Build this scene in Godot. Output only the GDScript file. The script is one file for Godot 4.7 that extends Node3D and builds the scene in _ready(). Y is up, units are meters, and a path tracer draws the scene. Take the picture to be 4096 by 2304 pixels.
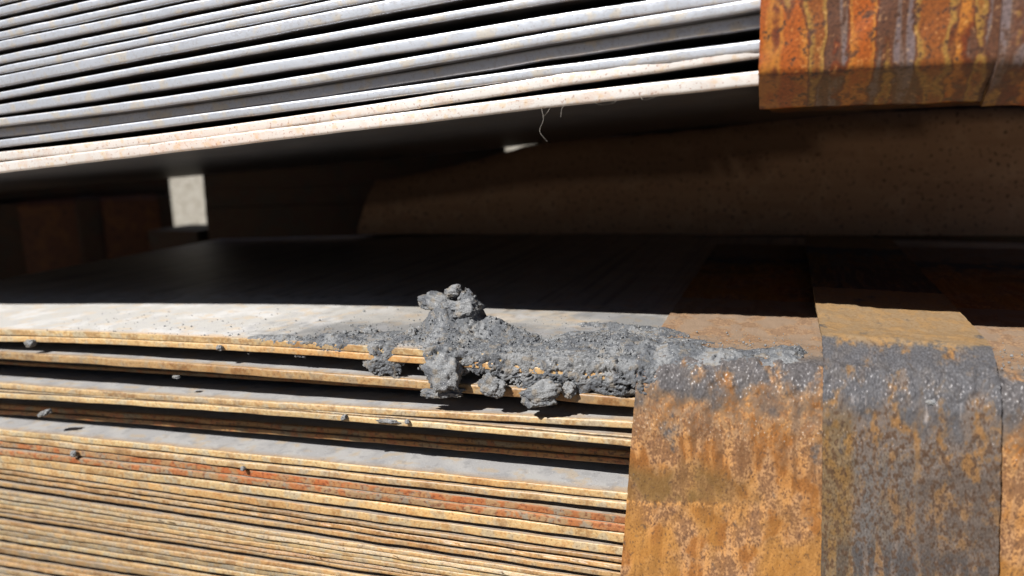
extends Node3D
# Close-up of two strapped bundles of steel sheets, one above the other, with a timber between them.
# World axes: x along the bundles, y up, z out of their faces towards the viewer; y = 0 is about the top of the lower bundle.

const GROUND_Y := -0.16
var rng := RandomNumberGenerator.new()
var M := {}
var counts := {}
var wob := FastNoiseLite.new()
var lump := FastNoiseLite.new()
var pit := FastNoiseLite.new()
var fine := FastNoiseLite.new()

func _ready():
	rng.seed = 7
	# ---------- camera, sky, sun, exposure ----------
	var cam := Camera3D.new()
	cam.name = "camera"
	var at := CameraAttributesPhysical.new()
	at.frustum_focal_length = 32.38
	at.frustum_focus_distance = 0.185
	at.exposure_aperture = 17.0
	at.frustum_near = 0.01
	at.frustum_far = 60.0
	cam.attributes = at
	cam.fov = 40.672
	cam.near = 0.01
	cam.far = 60.0
	cam.transform = Transform3D(Basis(Vector3(0.9428, -0.0284, -0.3322), Vector3(-0.0354, 0.9822, -0.1843), Vector3(0.3315, 0.1855, 0.925)).orthonormalized(), Vector3(0.059, 0.0515, 0.1631))
	cam.current = true
	add_child(cam)
	var env := Environment.new()
	env.background_mode = Environment.BG_SKY
	var sm := ProceduralSkyMaterial.new()
	sm.sky_top_color = Color(0.30, 0.46, 0.72)
	sm.sky_horizon_color = Color(0.66, 0.73, 0.80)
	sm.ground_bottom_color = Color(0.20, 0.18, 0.16)
	sm.ground_horizon_color = Color(0.40, 0.38, 0.36)
	sm.sky_energy_multiplier = 0.45
	sm.ground_energy_multiplier = 0.35
	var sky := Sky.new()
	sky.sky_material = sm
	env.sky = sky
	env.tonemap_mode = Environment.TONE_MAPPER_LINEAR
	env.tonemap_exposure = 1.6
	env.sdfgi_enabled = true
	env.ssao_enabled = true
	env.ssil_enabled = true
	var we := WorldEnvironment.new()
	we.name = "world"
	we.environment = env
	add_child(we)
	var sun := DirectionalLight3D.new()
	sun.name = "sun"
	sun.light_energy = 1.6
	sun.light_color = Color(1.0, 0.98, 0.955)
	sun.light_angular_distance = 0.5
	sun.shadow_enabled = true
	sun.look_at_from_position(Vector3(-0.45, 1.0, 0.90), Vector3.ZERO)
	add_child(sun)

	# ---------- noises and materials ----------
	setup(wob, 11, 900.0, 3); setup(lump, 12, 160.0, 4); setup(pit, 13, 420.0, 3); setup(fine, 14, 1500.0, 2)
	make_materials()

	# ---------- structure ----------
	var g := PlaneMesh.new()
	g.size = Vector2(120, 120)
	var gm := obj("ground", g, M.dirt, self)
	gm.position = Vector3(0, GROUND_Y, 0)
	gm.set_meta("kind", "structure")
	far_things()

	# ---------- the two bundles, the timber, then the mud and the small things ----------
	lower_bundle()
	upper_bundle()
	timber()
	mud()
	clods()
	fibres()

# ======================= helpers =======================
func setup(n: FastNoiseLite, s: int, f: float, o: int):
	n.seed = s; n.frequency = f; n.fractal_octaves = o; n.noise_type = FastNoiseLite.TYPE_SIMPLEX_SMOOTH

func numbered(called: String, parent: Node) -> String:
	var key := str(parent.get_instance_id()) + called
	var k: int = counts.get(key, 0)
	counts[key] = k + 1
	return called if k == 0 else "%s_%03d" % [called, k]

func obj(called: String, mesh: Mesh, mat, parent: Node) -> MeshInstance3D:
	var o := MeshInstance3D.new()
	o.name = numbered(called, parent)
	o.mesh = mesh
	if mat is Array:
		for i in mat.size():
			mesh.surface_set_material(i, mat[i])
	elif mat:
		if mesh is ArrayMesh:
			for i in mesh.get_surface_count():
				mesh.surface_set_material(i, mat)
		else:
			mesh.material = mat
	parent.add_child(o, true)
	return o

func tag(o: Node, label: String, category: String, group := "") -> Node:
	o.set_meta("label", label)
	o.set_meta("category", category)
	if group:
		o.set_meta("group", group)
	return o

func base(called: String, at: Vector3) -> Node3D:
	var o := Node3D.new()
	o.name = numbered(called, self)
	o.position = at
	add_child(o, true)
	return o

# A sheet of points rows x cols as a surface; front faces clockwise. flip turns it over.
func grid(am: ArrayMesh, p: PackedVector3Array, rows: int, cols: int, uv := PackedVector2Array(), col := PackedColorArray(), flip := false, keep := PackedByteArray()):
	var idx := PackedInt32Array()
	for r in rows - 1:
		for c in cols - 1:
			var a := r * cols + c
			if keep.size() and not (keep[a] or keep[a + 1] or keep[a + cols] or keep[a + cols + 1]):
				continue
			if flip:
				idx.append_array([a, a + cols, a + 1, a + 1, a + cols, a + cols + 1])
			else:
				idx.append_array([a, a + 1, a + cols, a + 1, a + cols + 1, a + cols])
	var ar := []
	ar.resize(Mesh.ARRAY_MAX)
	ar[Mesh.ARRAY_VERTEX] = p
	if uv.size(): ar[Mesh.ARRAY_TEX_UV] = uv
	if col.size(): ar[Mesh.ARRAY_COLOR] = col
	ar[Mesh.ARRAY_INDEX] = idx
	var st := SurfaceTool.new()
	st.create_from_arrays(ar)
	st.generate_normals()
	st.commit(am)

func box(am: ArrayMesh, c: Vector3, s: Vector3):
	var b := BoxMesh.new()
	b.size = s
	var st := SurfaceTool.new()
	st.append_from(b, 0, Transform3D(Basis(), c))
	st.commit(am)

static func ss(a: float, b: float, x: float) -> float:
	return smoothstep(a, b, x)

# ======================= textures =======================
func nb(w: int, h: int, f: float, o: int, s: int, kind := FastNoiseLite.TYPE_SIMPLEX_SMOOTH, seamless := true, xs := 1.0) -> PackedByteArray:
	var n := FastNoiseLite.new()
	n.seed = s; n.noise_type = kind; n.frequency = f; n.fractal_octaves = o
	if kind == FastNoiseLite.TYPE_CELLULAR:
		n.cellular_return_type = FastNoiseLite.RETURN_DISTANCE
	var im: Image
	if xs != 1.0:   # stretched grain: few rows made, then drawn tall (xs > 1) or wide (xs < 1)
		var sw := w if xs > 1.0 else int(w * xs)
		var sh := int(h / xs) if xs > 1.0 else h
		im = n.get_seamless_image(sw, sh)
		im.resize(w, h, Image.INTERPOLATE_CUBIC)
	else:
		im = n.get_seamless_image(w, h) if seamless else n.get_image(w, h)
	im.convert(Image.FORMAT_L8)
	return im.get_data()

func picture(w: int, h: int, data: PackedByteArray) -> ImageTexture:
	return ImageTexture.create_from_image(Image.create_from_data(w, h, false, Image.FORMAT_RGB8, data))

func grey_picture(w: int, h: int, data: PackedByteArray) -> ImageTexture:
	return ImageTexture.create_from_image(Image.create_from_data(w, h, false, Image.FORMAT_L8, data))

# Colours laid over one another: base, then [colour, noise number, from, to, strength] each.
func layered(w: int, h: int, ground: Color, noises: Array, layers: Array) -> ImageTexture:
	var out := PackedByteArray()
	out.resize(w * h * 3)
	var luts := []
	for l in layers:
		var lut := PackedFloat32Array()
		lut.resize(256)
		for i in 256:
			lut[i] = ss(l[2], l[3], i / 255.0) * l[4] if l[2] < l[3] else (1.0 - ss(l[3], l[2], i / 255.0)) * l[4]
		luts.append([l[0].r * 255.0, l[0].g * 255.0, l[0].b * 255.0, noises[l[1]], lut])
	var r0 := ground.r * 255.0
	var g0 := ground.g * 255.0
	var b0 := ground.b * 255.0
	for i in w * h:
		var r := r0
		var g := g0
		var b := b0
		for l in luts:
			var k: float = l[4][l[3][i]]
			if k > 0.003:
				r += (l[0] - r) * k
				g += (l[1] - g) * k
				b += (l[2] - b) * k
		out[i * 3] = int(r)
		out[i * 3 + 1] = int(g)
		out[i * 3 + 2] = int(b)
	return picture(w, h, out)

func mat(tex: Texture2D, scale: float, rough: float, metal: float, bump_tex: Texture2D = null, bump := 0.0, off := Vector3.ZERO, vc := true) -> StandardMaterial3D:
	var m := StandardMaterial3D.new()
	m.albedo_texture = tex
	m.roughness = rough
	m.metallic = metal
	if scale > 0.0:
		m.uv1_triplanar = true
		m.uv1_scale = Vector3.ONE * scale
		m.uv1_offset = off
		m.uv1_triplanar_sharpness = 4.0
	if bump_tex:
		m.heightmap_enabled = true
		m.heightmap_texture = bump_tex
		m.heightmap_scale = bump
	m.vertex_color_use_as_albedo = vc
	return m

func c8(r: int, g: int, b: int) -> Color:
	return Color8(r, g, b)

func make_materials():
	var W := 1024
	var n_big := nb(W, W, 0.006, 4, 1)
	var n_mid := nb(W, W, 0.02, 4, 2)
	var n_small := nb(W, W, 0.07, 3, 3)
	var n_spk := nb(W, W, 0.16, 2, 4)
	var n_mid2 := nb(W, W, 0.014, 5, 5)
	var n_cell := nb(W, W, 0.05, 2, 6, FastNoiseLite.TYPE_CELLULAR)
	var n_long := nb(W, W, 0.03, 4, 15, FastNoiseLite.TYPE_SIMPLEX_SMOOTH, true, 0.12)
	var N := [n_big, n_mid, n_small, n_spk, n_mid2, n_cell, n_long]
	var bump_fine := grey_picture(W, W, n_spk)
	var bump_mid := grey_picture(W, W, n_small)
	# rusty sheared edges of the lower sheets
	var t_edge := layered(W, W, c8(190, 163, 120), N, [
		[c8(166, 158, 142), 4, 0.48, 0.64, 0.75], [c8(184, 146, 100), 1, 0.54, 0.72, 0.6], [c8(150, 116, 78), 0, 0.60, 0.74, 0.6],
		[c8(198, 184, 150), 2, 0.52, 0.76, 0.55], [c8(124, 102, 76), 2, 0.36, 0.18, 0.5], [c8(104, 88, 72), 3, 0.30, 0.14, 0.5], [c8(220, 210, 186), 3, 0.74, 0.88, 0.45]])
	var t_red := layered(W, W, c8(176, 146, 108), N, [
		[c8(156, 150, 138), 1, 0.50, 0.66, 0.8], [c8(186, 112, 60), 4, 0.46, 0.62, 0.8], [c8(118, 68, 44), 2, 0.42, 0.2, 0.7], [c8(206, 164, 120), 2, 0.62, 0.85, 0.5], [c8(222, 204, 188), 3, 0.76, 0.9, 0.45]])
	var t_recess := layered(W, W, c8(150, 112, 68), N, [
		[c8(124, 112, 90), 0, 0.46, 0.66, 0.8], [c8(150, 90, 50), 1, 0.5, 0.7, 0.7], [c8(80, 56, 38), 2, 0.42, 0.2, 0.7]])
	# dusty faces of the sheets
	var t_top := layered(W, W, c8(150, 150, 151), N, [
		[c8(164, 163, 162), 0, 0.45, 0.75, 0.7], [c8(166, 148, 124), 4, 0.58, 0.8, 0.55], [c8(130, 130, 132), 1, 0.42, 0.22, 0.5],
		[c8(96, 92, 88), 3, 0.22, 0.10, 0.6], [c8(214, 214, 214), 3, 0.80, 0.92, 0.7]])
	var t_plate := layered(W, W, c8(190, 189, 186), N, [
		[c8(210, 210, 210), 0, 0.45, 0.75, 0.7], [c8(200, 184, 164), 4, 0.55, 0.8, 0.6], [c8(180, 180, 182), 1, 0.40, 0.22, 0.5],
		[c8(92, 86, 80), 3, 0.20, 0.09, 0.6], [c8(230, 230, 230), 3, 0.82, 0.93, 0.6]])
	# clean cut edges of the upper sheets
	var t_steel := layered(W, W, c8(204, 210, 220), N, [
		[c8(220, 208, 188), 4, 0.56, 0.8, 0.6], [c8(190, 190, 194), 2, 0.42, 0.22, 0.5], [c8(120, 112, 104), 3, 0.20, 0.08, 0.6]])
	var t_steel_rust := layered(W, W, c8(228, 224, 220), N, [
		[c8(216, 182, 160), 4, 0.56, 0.80, 0.3], [c8(228, 194, 150), 1, 0.62, 0.8, 0.4], [c8(150, 104, 84), 2, 0.30, 0.14, 0.5], [c8(140, 130, 124), 3, 0.2, 0.08, 0.5]])
	var t_mill := layered(W, W, c8(92, 91, 93), N, [
		[c8(108, 107, 109), 0, 0.45, 0.75, 0.7], [c8(112, 92, 74), 4, 0.62, 0.82, 0.5], [c8(80, 80, 84), 1, 0.40, 0.22, 0.5]])
	var t_mud := layered(W, W, c8(94, 97, 101), N, [
		[c8(126, 128, 130), 0, 0.46, 0.62, 0.85], [c8(82, 85, 90), 4, 0.46, 0.30, 0.85], [c8(124, 112, 96), 1, 0.60, 0.76, 0.5],
		[c8(62, 64, 69), 3, 0.32, 0.16, 0.6], [c8(206, 208, 212), 3, 0.76, 0.88, 0.85]])  # the palest specks paint the sparkle of mica grains into the mud
	var t_dirt := layered(512, 512, c8(120, 108, 94), [nb(512, 512, 0.02, 4, 8), nb(512, 512, 0.1, 2, 9)], [[c8(92, 82, 70), 0, 0.45, 0.75, 0.8], [c8(150, 140, 126), 1, 0.7, 0.9, 0.6]])
	var t_wood := layered(W, 512, c8(186, 144, 108), [nb(W, 512, 0.02, 4, 21, FastNoiseLite.TYPE_SIMPLEX_SMOOTH, true, 0.08), nb(W, 512, 0.01, 3, 22), nb(W, 512, 0.06, 2, 23)], [
		[c8(170, 128, 94), 0, 0.45, 0.75, 0.4], [c8(200, 160, 124), 1, 0.55, 0.8, 0.5], [c8(70, 50, 36), 2, 0.24, 0.15, 0.9]])
	var t_wall := layered(512, 512, c8(150, 148, 140), [nb(512, 512, 0.03, 4, 31), nb(512, 512, 0.12, 2, 32)], [[c8(120, 116, 106), 0, 0.45, 0.65, 0.8], [c8(96, 90, 82), 1, 0.4, 0.2, 0.8], [c8(180, 176, 168), 1, 0.6, 0.8, 0.6]])
	var t_farrust := layered(512, 512, c8(170, 108, 56), [nb(512, 512, 0.012, 4, 41), nb(512, 512, 0.05, 3, 42)], [[c8(206, 138, 62), 0, 0.5, 0.75, 0.8], [c8(110, 70, 44), 1, 0.42, 0.2, 0.7]])

	M.edge = []
	var tones := [Color(1, 1, 0.98), Color(0.95, 0.94, 0.93), Color(0.93, 0.87, 0.80), Color(1.0, 0.97, 0.92), Color(0.90, 0.90, 0.90), Color(0.98, 0.92, 0.85), Color(0.86, 0.82, 0.78)]
	for k in 7:
		var em := mat(t_edge, 10.0, 0.45, 0.0, bump_mid, 0.005, Vector3(0.23 * k, 0.37 * k, 0.11 * k))
		em.albedo_color = tones[k]
		M.edge.append(em)
	M.red = mat(t_red, 10.0, 0.7, 0.0, bump_mid, 0.010, Vector3(0.4, 0.1, 0.7))
	M.red.albedo_color = Color(0.86, 0.84, 0.82)
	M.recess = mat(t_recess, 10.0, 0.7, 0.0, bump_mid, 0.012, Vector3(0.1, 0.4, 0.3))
	M.top = mat(t_top, 9.0, 0.55, 0.0, bump_fine, 0.004)
	M.plate = mat(t_plate, 9.0, 0.5, 0.0, bump_fine, 0.005)
	M.steel = []
	for k in 3:
		M.steel.append(mat(t_steel, 10.0, 0.36, 0.55, bump_fine, 0.0015, Vector3(0.31 * k, 0.17 * k, 0.2 * k)))
	M.steel_rust = mat(t_steel_rust, 12.0, 0.36, 0.30, bump_fine, 0.002)
	M.mill = mat(t_mill, 9.0, 0.38, 0.35, bump_fine, 0.0008)
	M.mud = mat(t_mud, 12.0, 0.85, 0.0, bump_fine, 0.014)
	M.dirt = mat(t_dirt, 3.0, 0.95, 0.0, null, 0.0, Vector3.ZERO, false)
	M.wood = mat(t_wood, 0.0, 0.85, 0.0, grey_picture(W, 512, nb(W, 512, 0.02, 4, 21, FastNoiseLite.TYPE_SIMPLEX_SMOOTH, true, 0.08)), 0.02)
	M.wall = mat(t_wall, 4.0, 0.95, 0.0, null, 0.0, Vector3.ZERO, false)
	M.far_rust = mat(t_farrust, 6.0, 0.6, 0.0, null, 0.0, Vector3.ZERO, false)
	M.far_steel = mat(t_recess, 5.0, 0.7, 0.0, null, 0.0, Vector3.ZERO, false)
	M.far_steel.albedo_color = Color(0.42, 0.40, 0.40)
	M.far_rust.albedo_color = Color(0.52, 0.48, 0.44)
	M.fibre = StandardMaterial3D.new()
	M.fibre.albedo_color = c8(150, 146, 138)
	M.fibre.roughness = 0.7
	M.guard = mat(paint_guard(N), 0.0, 0.75, 0.0, bump_fine, 0.006, Vector3.ZERO, false)
	M.band = mat(paint_band(N), 0.0, 0.72, 0.0, bump_fine, 0.006, Vector3.ZERO, false)
	M.guard_up = mat(paint_drips(), 0.0, 0.34, 0.0, bump_fine, 0.003, Vector3.ZERO, false)
	M.band_up = mat(paint_drips(77), 0.0, 0.5, 0.0, bump_mid, 0.006, Vector3.ZERO, false)
	for m in [M.guard, M.band, M.mud]:
		m.metallic_specular = 0.22
	for m in [M.guard_up, M.band_up]:
		m.clearcoat_enabled = true
		m.clearcoat = 0.3
		m.clearcoat_roughness = 0.3
	for m in [M.guard, M.band, M.guard_up, M.band_up]:
		m.albedo_color = Color(0.86, 0.86, 0.87)

# Rust of the lower edge guard: u over x 0.02..0.12, v down the bent sheet: 0.5 is the top of the front face.
func paint_guard(N: Array) -> ImageTexture:
	var W := 1024
	var big := nb(W, W, 0.005, 4, 51)
	var streak := nb(W, W, 0.03, 4, 52, FastNoiseLite.TYPE_SIMPLEX_SMOOTH, true, 4.0)
	var blot := nb(W, W, 0.012, 5, 53)
	var dust := nb(W, W, 0.011, 5, 54)
	var speck: PackedByteArray = N[3]
	var small: PackedByteArray = N[2]
	var out := PackedByteArray()
	out.resize(W * W * 3)
	for y in W:
		var v := float(y) / W
		var mm := (v - 0.5) * 150.0           # millimetres below the corner
		for x in W:
			var i := y * W + x
			var xm := float(x) / W * 100.0 + 20.0
			var c := Color(0.74, 0.57, 0.40)
			var b := big[i] / 255.0
			var st := streak[i] / 255.0
			var bl := blot[i] / 255.0
			var sp := speck[i] / 255.0
			var sl := small[i] / 255.0
			c = c.lerp(Color(0.60, 0.39, 0.20), ss(0.45, 0.7, bl) * 0.85)
			c = c.lerp(Color(0.84, 0.62, 0.38), ss(0.5, 0.7, st) * 0.6)
			c = c.lerp(Color(0.47, 0.34, 0.25), ss(0.51, 0.40, 0.30 * sl + 0.46 * bl + 0.24 * sp) * 0.6)
			c = c * (0.92 + 0.16 * sp)
			c = c.lerp(Color(0.50, 0.36, 0.24), ss(0.5, 0.3, st) * ss(0.4, 0.7, b) * 0.7)
			c = c.lerp(Color(0.70, 0.50, 0.25), ss(20.0, 40.0, mm) * ss(0.35, 0.6, b) * 0.7)
			# the olive wipe mark with a pale lower rim
			var wobx := (b - 0.5) * 10.0
			var patch := ss(19.0, 25.0, mm + wobx * 0.5) * ss(33.0 - (xm - 26.0) * 0.1, 30.5 - (xm - 26.0) * 0.1, mm + wobx * 0.1) * ss(57.0, 44.0, xm + wobx * 1.4)
			c = c.lerp(Color(0.50, 0.40, 0.25), patch * (0.35 + 0.45 * ss(0.3, 0.6, bl)))
			var rim := 1.0 - ss(0.0, 0.7, absf(mm - 32.6 + (xm - 26.0) * 0.11 + (sl - 0.5) * 2.0))
			c = c.lerp(Color(0.92, 0.68, 0.40), rim * ss(54.0, 46.0, xm) * (0.2 + 0.5 * ss(0.4, 0.6, sl)))
			c = c.lerp(Color(0.36, 0.28, 0.23), ss(0.30, 0.16, sl) * 0.5)
			c = c.lerp(Color(0.40, 0.28, 0.22), ss(0.26, 0.12, sp) * 0.7)
			# the grey powder caught on the corner
			var d := dust[i] / 255.0
			var dz := ss(-24.0, -4.0, mm) * ss(18.0, -1.0, mm)
			c = c.lerp(Color(0.44, 0.40, 0.37), ss(22.0, 2.0, mm) * ss(0.0, 4.0, mm) * ss(0.35, 0.6, sl) * 0.6)
			c = c.lerp(Color(0.37, 0.375, 0.39) * (0.75 + 0.5 * sp), ss(0.86, 0.50, d + (1.0 - dz) * 0.62 + (sl - 0.5) * 0.25) * 0.9)
			c = c.lerp(Color(0.62, 0.54, 0.46), ss(-3.0, -12.0, mm) * (0.55 + 0.4 * ss(0.35, 0.6, bl)))
			c = c.lerp(Color(0.93, 0.93, 0.93), ss(0.80 - 0.06 * ss(12.0, 4.0, absf(mm - 4.0)), 0.88, sp) * (0.15 + 0.85 * ss(14.0, 4.0, absf(mm - 5.0))) * 0.9)  # painted glints: sparkle of mica grains on the bend, as white specks
			out[i * 3] = int(c.r * 255.0); out[i * 3 + 1] = int(c.g * 255.0); out[i * 3 + 2] = int(c.b * 255.0)
	return picture(W, W, out)

# Rust of the strap over that guard: u across its width, v as above.
func paint_band(N: Array) -> ImageTexture:
	var w := 384
	var h := 1024
	var blot := nb(w, h, 0.014, 5, 61)
	var dust := nb(w, h, 0.011, 5, 62)
	var sp := nb(w, h, 0.16, 2, 63)
	var sl := nb(w, h, 0.06, 3, 64)
	var st := nb(w, h, 0.03, 4, 65, FastNoiseLite.TYPE_SIMPLEX_SMOOTH, true, 4.0)
	var out := PackedByteArray()
	out.resize(w * h * 3)
	for y in h:
		var mm := (float(y) / h - 0.5) * 150.0
		for x in w:
			var i := y * w + x
			var xm := float(x) / w * 33.0
			var bl := blot[i] / 255.0
			var s := sl[i] / 255.0
			var q := sp[i] / 255.0
			var t := st[i] / 255.0
			var c := Color(0.47, 0.43, 0.40)
			c = c.lerp(Color(0.66, 0.49, 0.30), ss(0.50, 0.68, bl) * ss(26.0, 12.0, mm) * 0.85)
			c = c.lerp(Color(0.43, 0.33, 0.25), ss(0.50, 0.30, s) * 0.6)
			c = c.lerp(Color(0.56, 0.42, 0.27), ss(0.48, 0.66, 0.5 * s + 0.5 * bl) * 0.7)
			# the darker scraped panel, right of a narrow ochre margin
			var panel := ss(5.0, 6.6, xm + (s - 0.5) * 1.2) * ss(12.0, 17.0, mm + (bl - 0.5) * 12.0)
			c = c.lerp(Color(0.43, 0.425, 0.42), panel * ss(0.30, 0.6, t) * ss(22.0, 12.0, xm) * 0.65)
			c = c.lerp(Color(0.40, 0.36, 0.33), panel * ss(12.0, 24.0, xm) * ss(0.62, 0.4, bl) * 0.8)
			c = c.lerp(Color(0.53, 0.42, 0.24), ss(7.0, 4.8, xm + (s - 0.5) * 1.6) * ss(3.0, 11.0, mm) * 0.45)
			c = c.lerp(Color(0.29, 0.28, 0.28), ss(34.0, 39.0, mm + s * 3.0) * ss(0.35, 0.6, t) * 0.6)
			c = c.lerp(Color(0.36, 0.28, 0.22), ss(0.46, 0.26, s) * 0.65)
			c = c * (0.84 + 0.32 * q)
			c = c.lerp(Color(0.30, 0.22, 0.18), ss(0.30, 0.14, q) * 0.7)
			var d := dust[i] / 255.0
			var dz := ss(-20.0, -6.0, mm) * ss(16.0, -1.0, mm)
			c = c.lerp(Color(0.72, 0.60, 0.43), ss(-8.0, -13.0, mm) * 0.7)
			c = c.lerp(Color(0.37, 0.375, 0.39) * (0.75 + 0.5 * q), ss(0.92, 0.56, d + (1.0 - dz) * 0.62 + (s - 0.5) * 0.25) * 0.9)
			c = c.lerp(Color(0.94, 0.93, 0.93), ss(0.80 - 0.06 * ss(11.0, 3.0, absf(mm - 4.0)), 0.88, q) * (0.15 + 0.85 * ss(11.0, 3.0, absf(mm - 5.0))) * 0.9)  # glints of the gritty bend painted in as white specks
			c = c.lerp(Color(0.92, 0.88, 0.85), ss(0.70, 0.84, t) * ss(3.5, 1.0, absf(mm - 6.0)) * 0.45)  # painted highlight: pale streaks just below the bend
			out[i * 3] = int(c.r * 255.0); out[i * 3 + 1] = int(c.g * 255.0); out[i * 3 + 2] = int(c.b * 255.0)
	return picture(w, h, out)

# Rust run down in stripes: u over 100 mm along the bundle, v over 100 mm down.
func paint_drips(s := 70) -> ImageTexture:
	var W := 768
	var a := nb(W, W, 0.015, 2, s, FastNoiseLite.TYPE_SIMPLEX_SMOOTH, true, 12.0)
	var b := nb(W, W, 0.019, 2, s + 1, FastNoiseLite.TYPE_SIMPLEX_SMOOTH, true, 10.0)
	var d := nb(W, W, 0.05, 3, s + 2, FastNoiseLite.TYPE_SIMPLEX_SMOOTH, true, 12.0)
	var q := nb(W, W, 0.014, 5, s + 3)
	var m := nb(W, W, 0.045, 4, s + 5)
	var sp := nb(W, W, 0.14, 2, s + 4)
	var out := PackedByteArray()
	out.resize(W * W * 3)
	for i in W * W:
		var mm := m[i] / 255.0
		var sv := sp[i] / 255.0
		var qa := (q[i] / 255.0 - 0.5) * 0.34 + (mm - 0.5) * 0.07
		var av := a[i] / 255.0 + qa
		var bv := b[i] / 255.0 + qa
		var dv := d[i] / 255.0
		var c := Color(0.44, 0.36, 0.32)
		c = c.lerp(Color(0.36, 0.22, 0.14), ss(0.42, 0.60, dv) * 0.8)
		c = c.lerp(Color(0.44, 0.38, 0.38), ss(0.44, 0.30, dv) * 0.8)
		c = c.lerp(Color(0.42, 0.19, 0.08), ss(0.40, 0.47, av) * 0.9)
		c = c.lerp(Color(0.70, 0.45, 0.17), ss(0.46, 0.56, av) * 0.95)
		c = c.lerp(Color(0.62, 0.30, 0.09), ss(0.56, 0.74, av) * 0.8)
		c = c.lerp(Color(0.36, 0.20, 0.11), ss(0.52, 0.58, bv) * 0.75)
		c = c.lerp(Color(0.62, 0.47, 0.22), ss(0.58, 0.67, bv) * 0.9)
		c = c.lerp(Color(0.50, 0.24, 0.09), ss(0.70, 0.84, bv) * 0.7)
		c = c.lerp(Color(0.36, 0.24, 0.17), ss(0.36, 0.18, mm) * 0.75)
		c = c.lerp(Color(0.30, 0.20, 0.15), ss(0.40, 0.26, 0.5 * mm + 0.5 * sv) * 0.6)
		c = c.lerp(Color(0.80, 0.66, 0.46), ss(0.66, 0.80, 0.6 * mm + 0.4 * sv) * 0.35)
		c = c * (0.84 + 0.32 * sv)
		c = c.lerp(Color(0.22, 0.14, 0.12), ss(0.22, 0.10, sv) * 0.7)
		out[i * 3] = int(c.r * 255.0); out[i * 3 + 1] = int(c.g * 255.0); out[i * 3 + 2] = int(c.b * 255.0)
	return picture(W, W, out)

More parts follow.
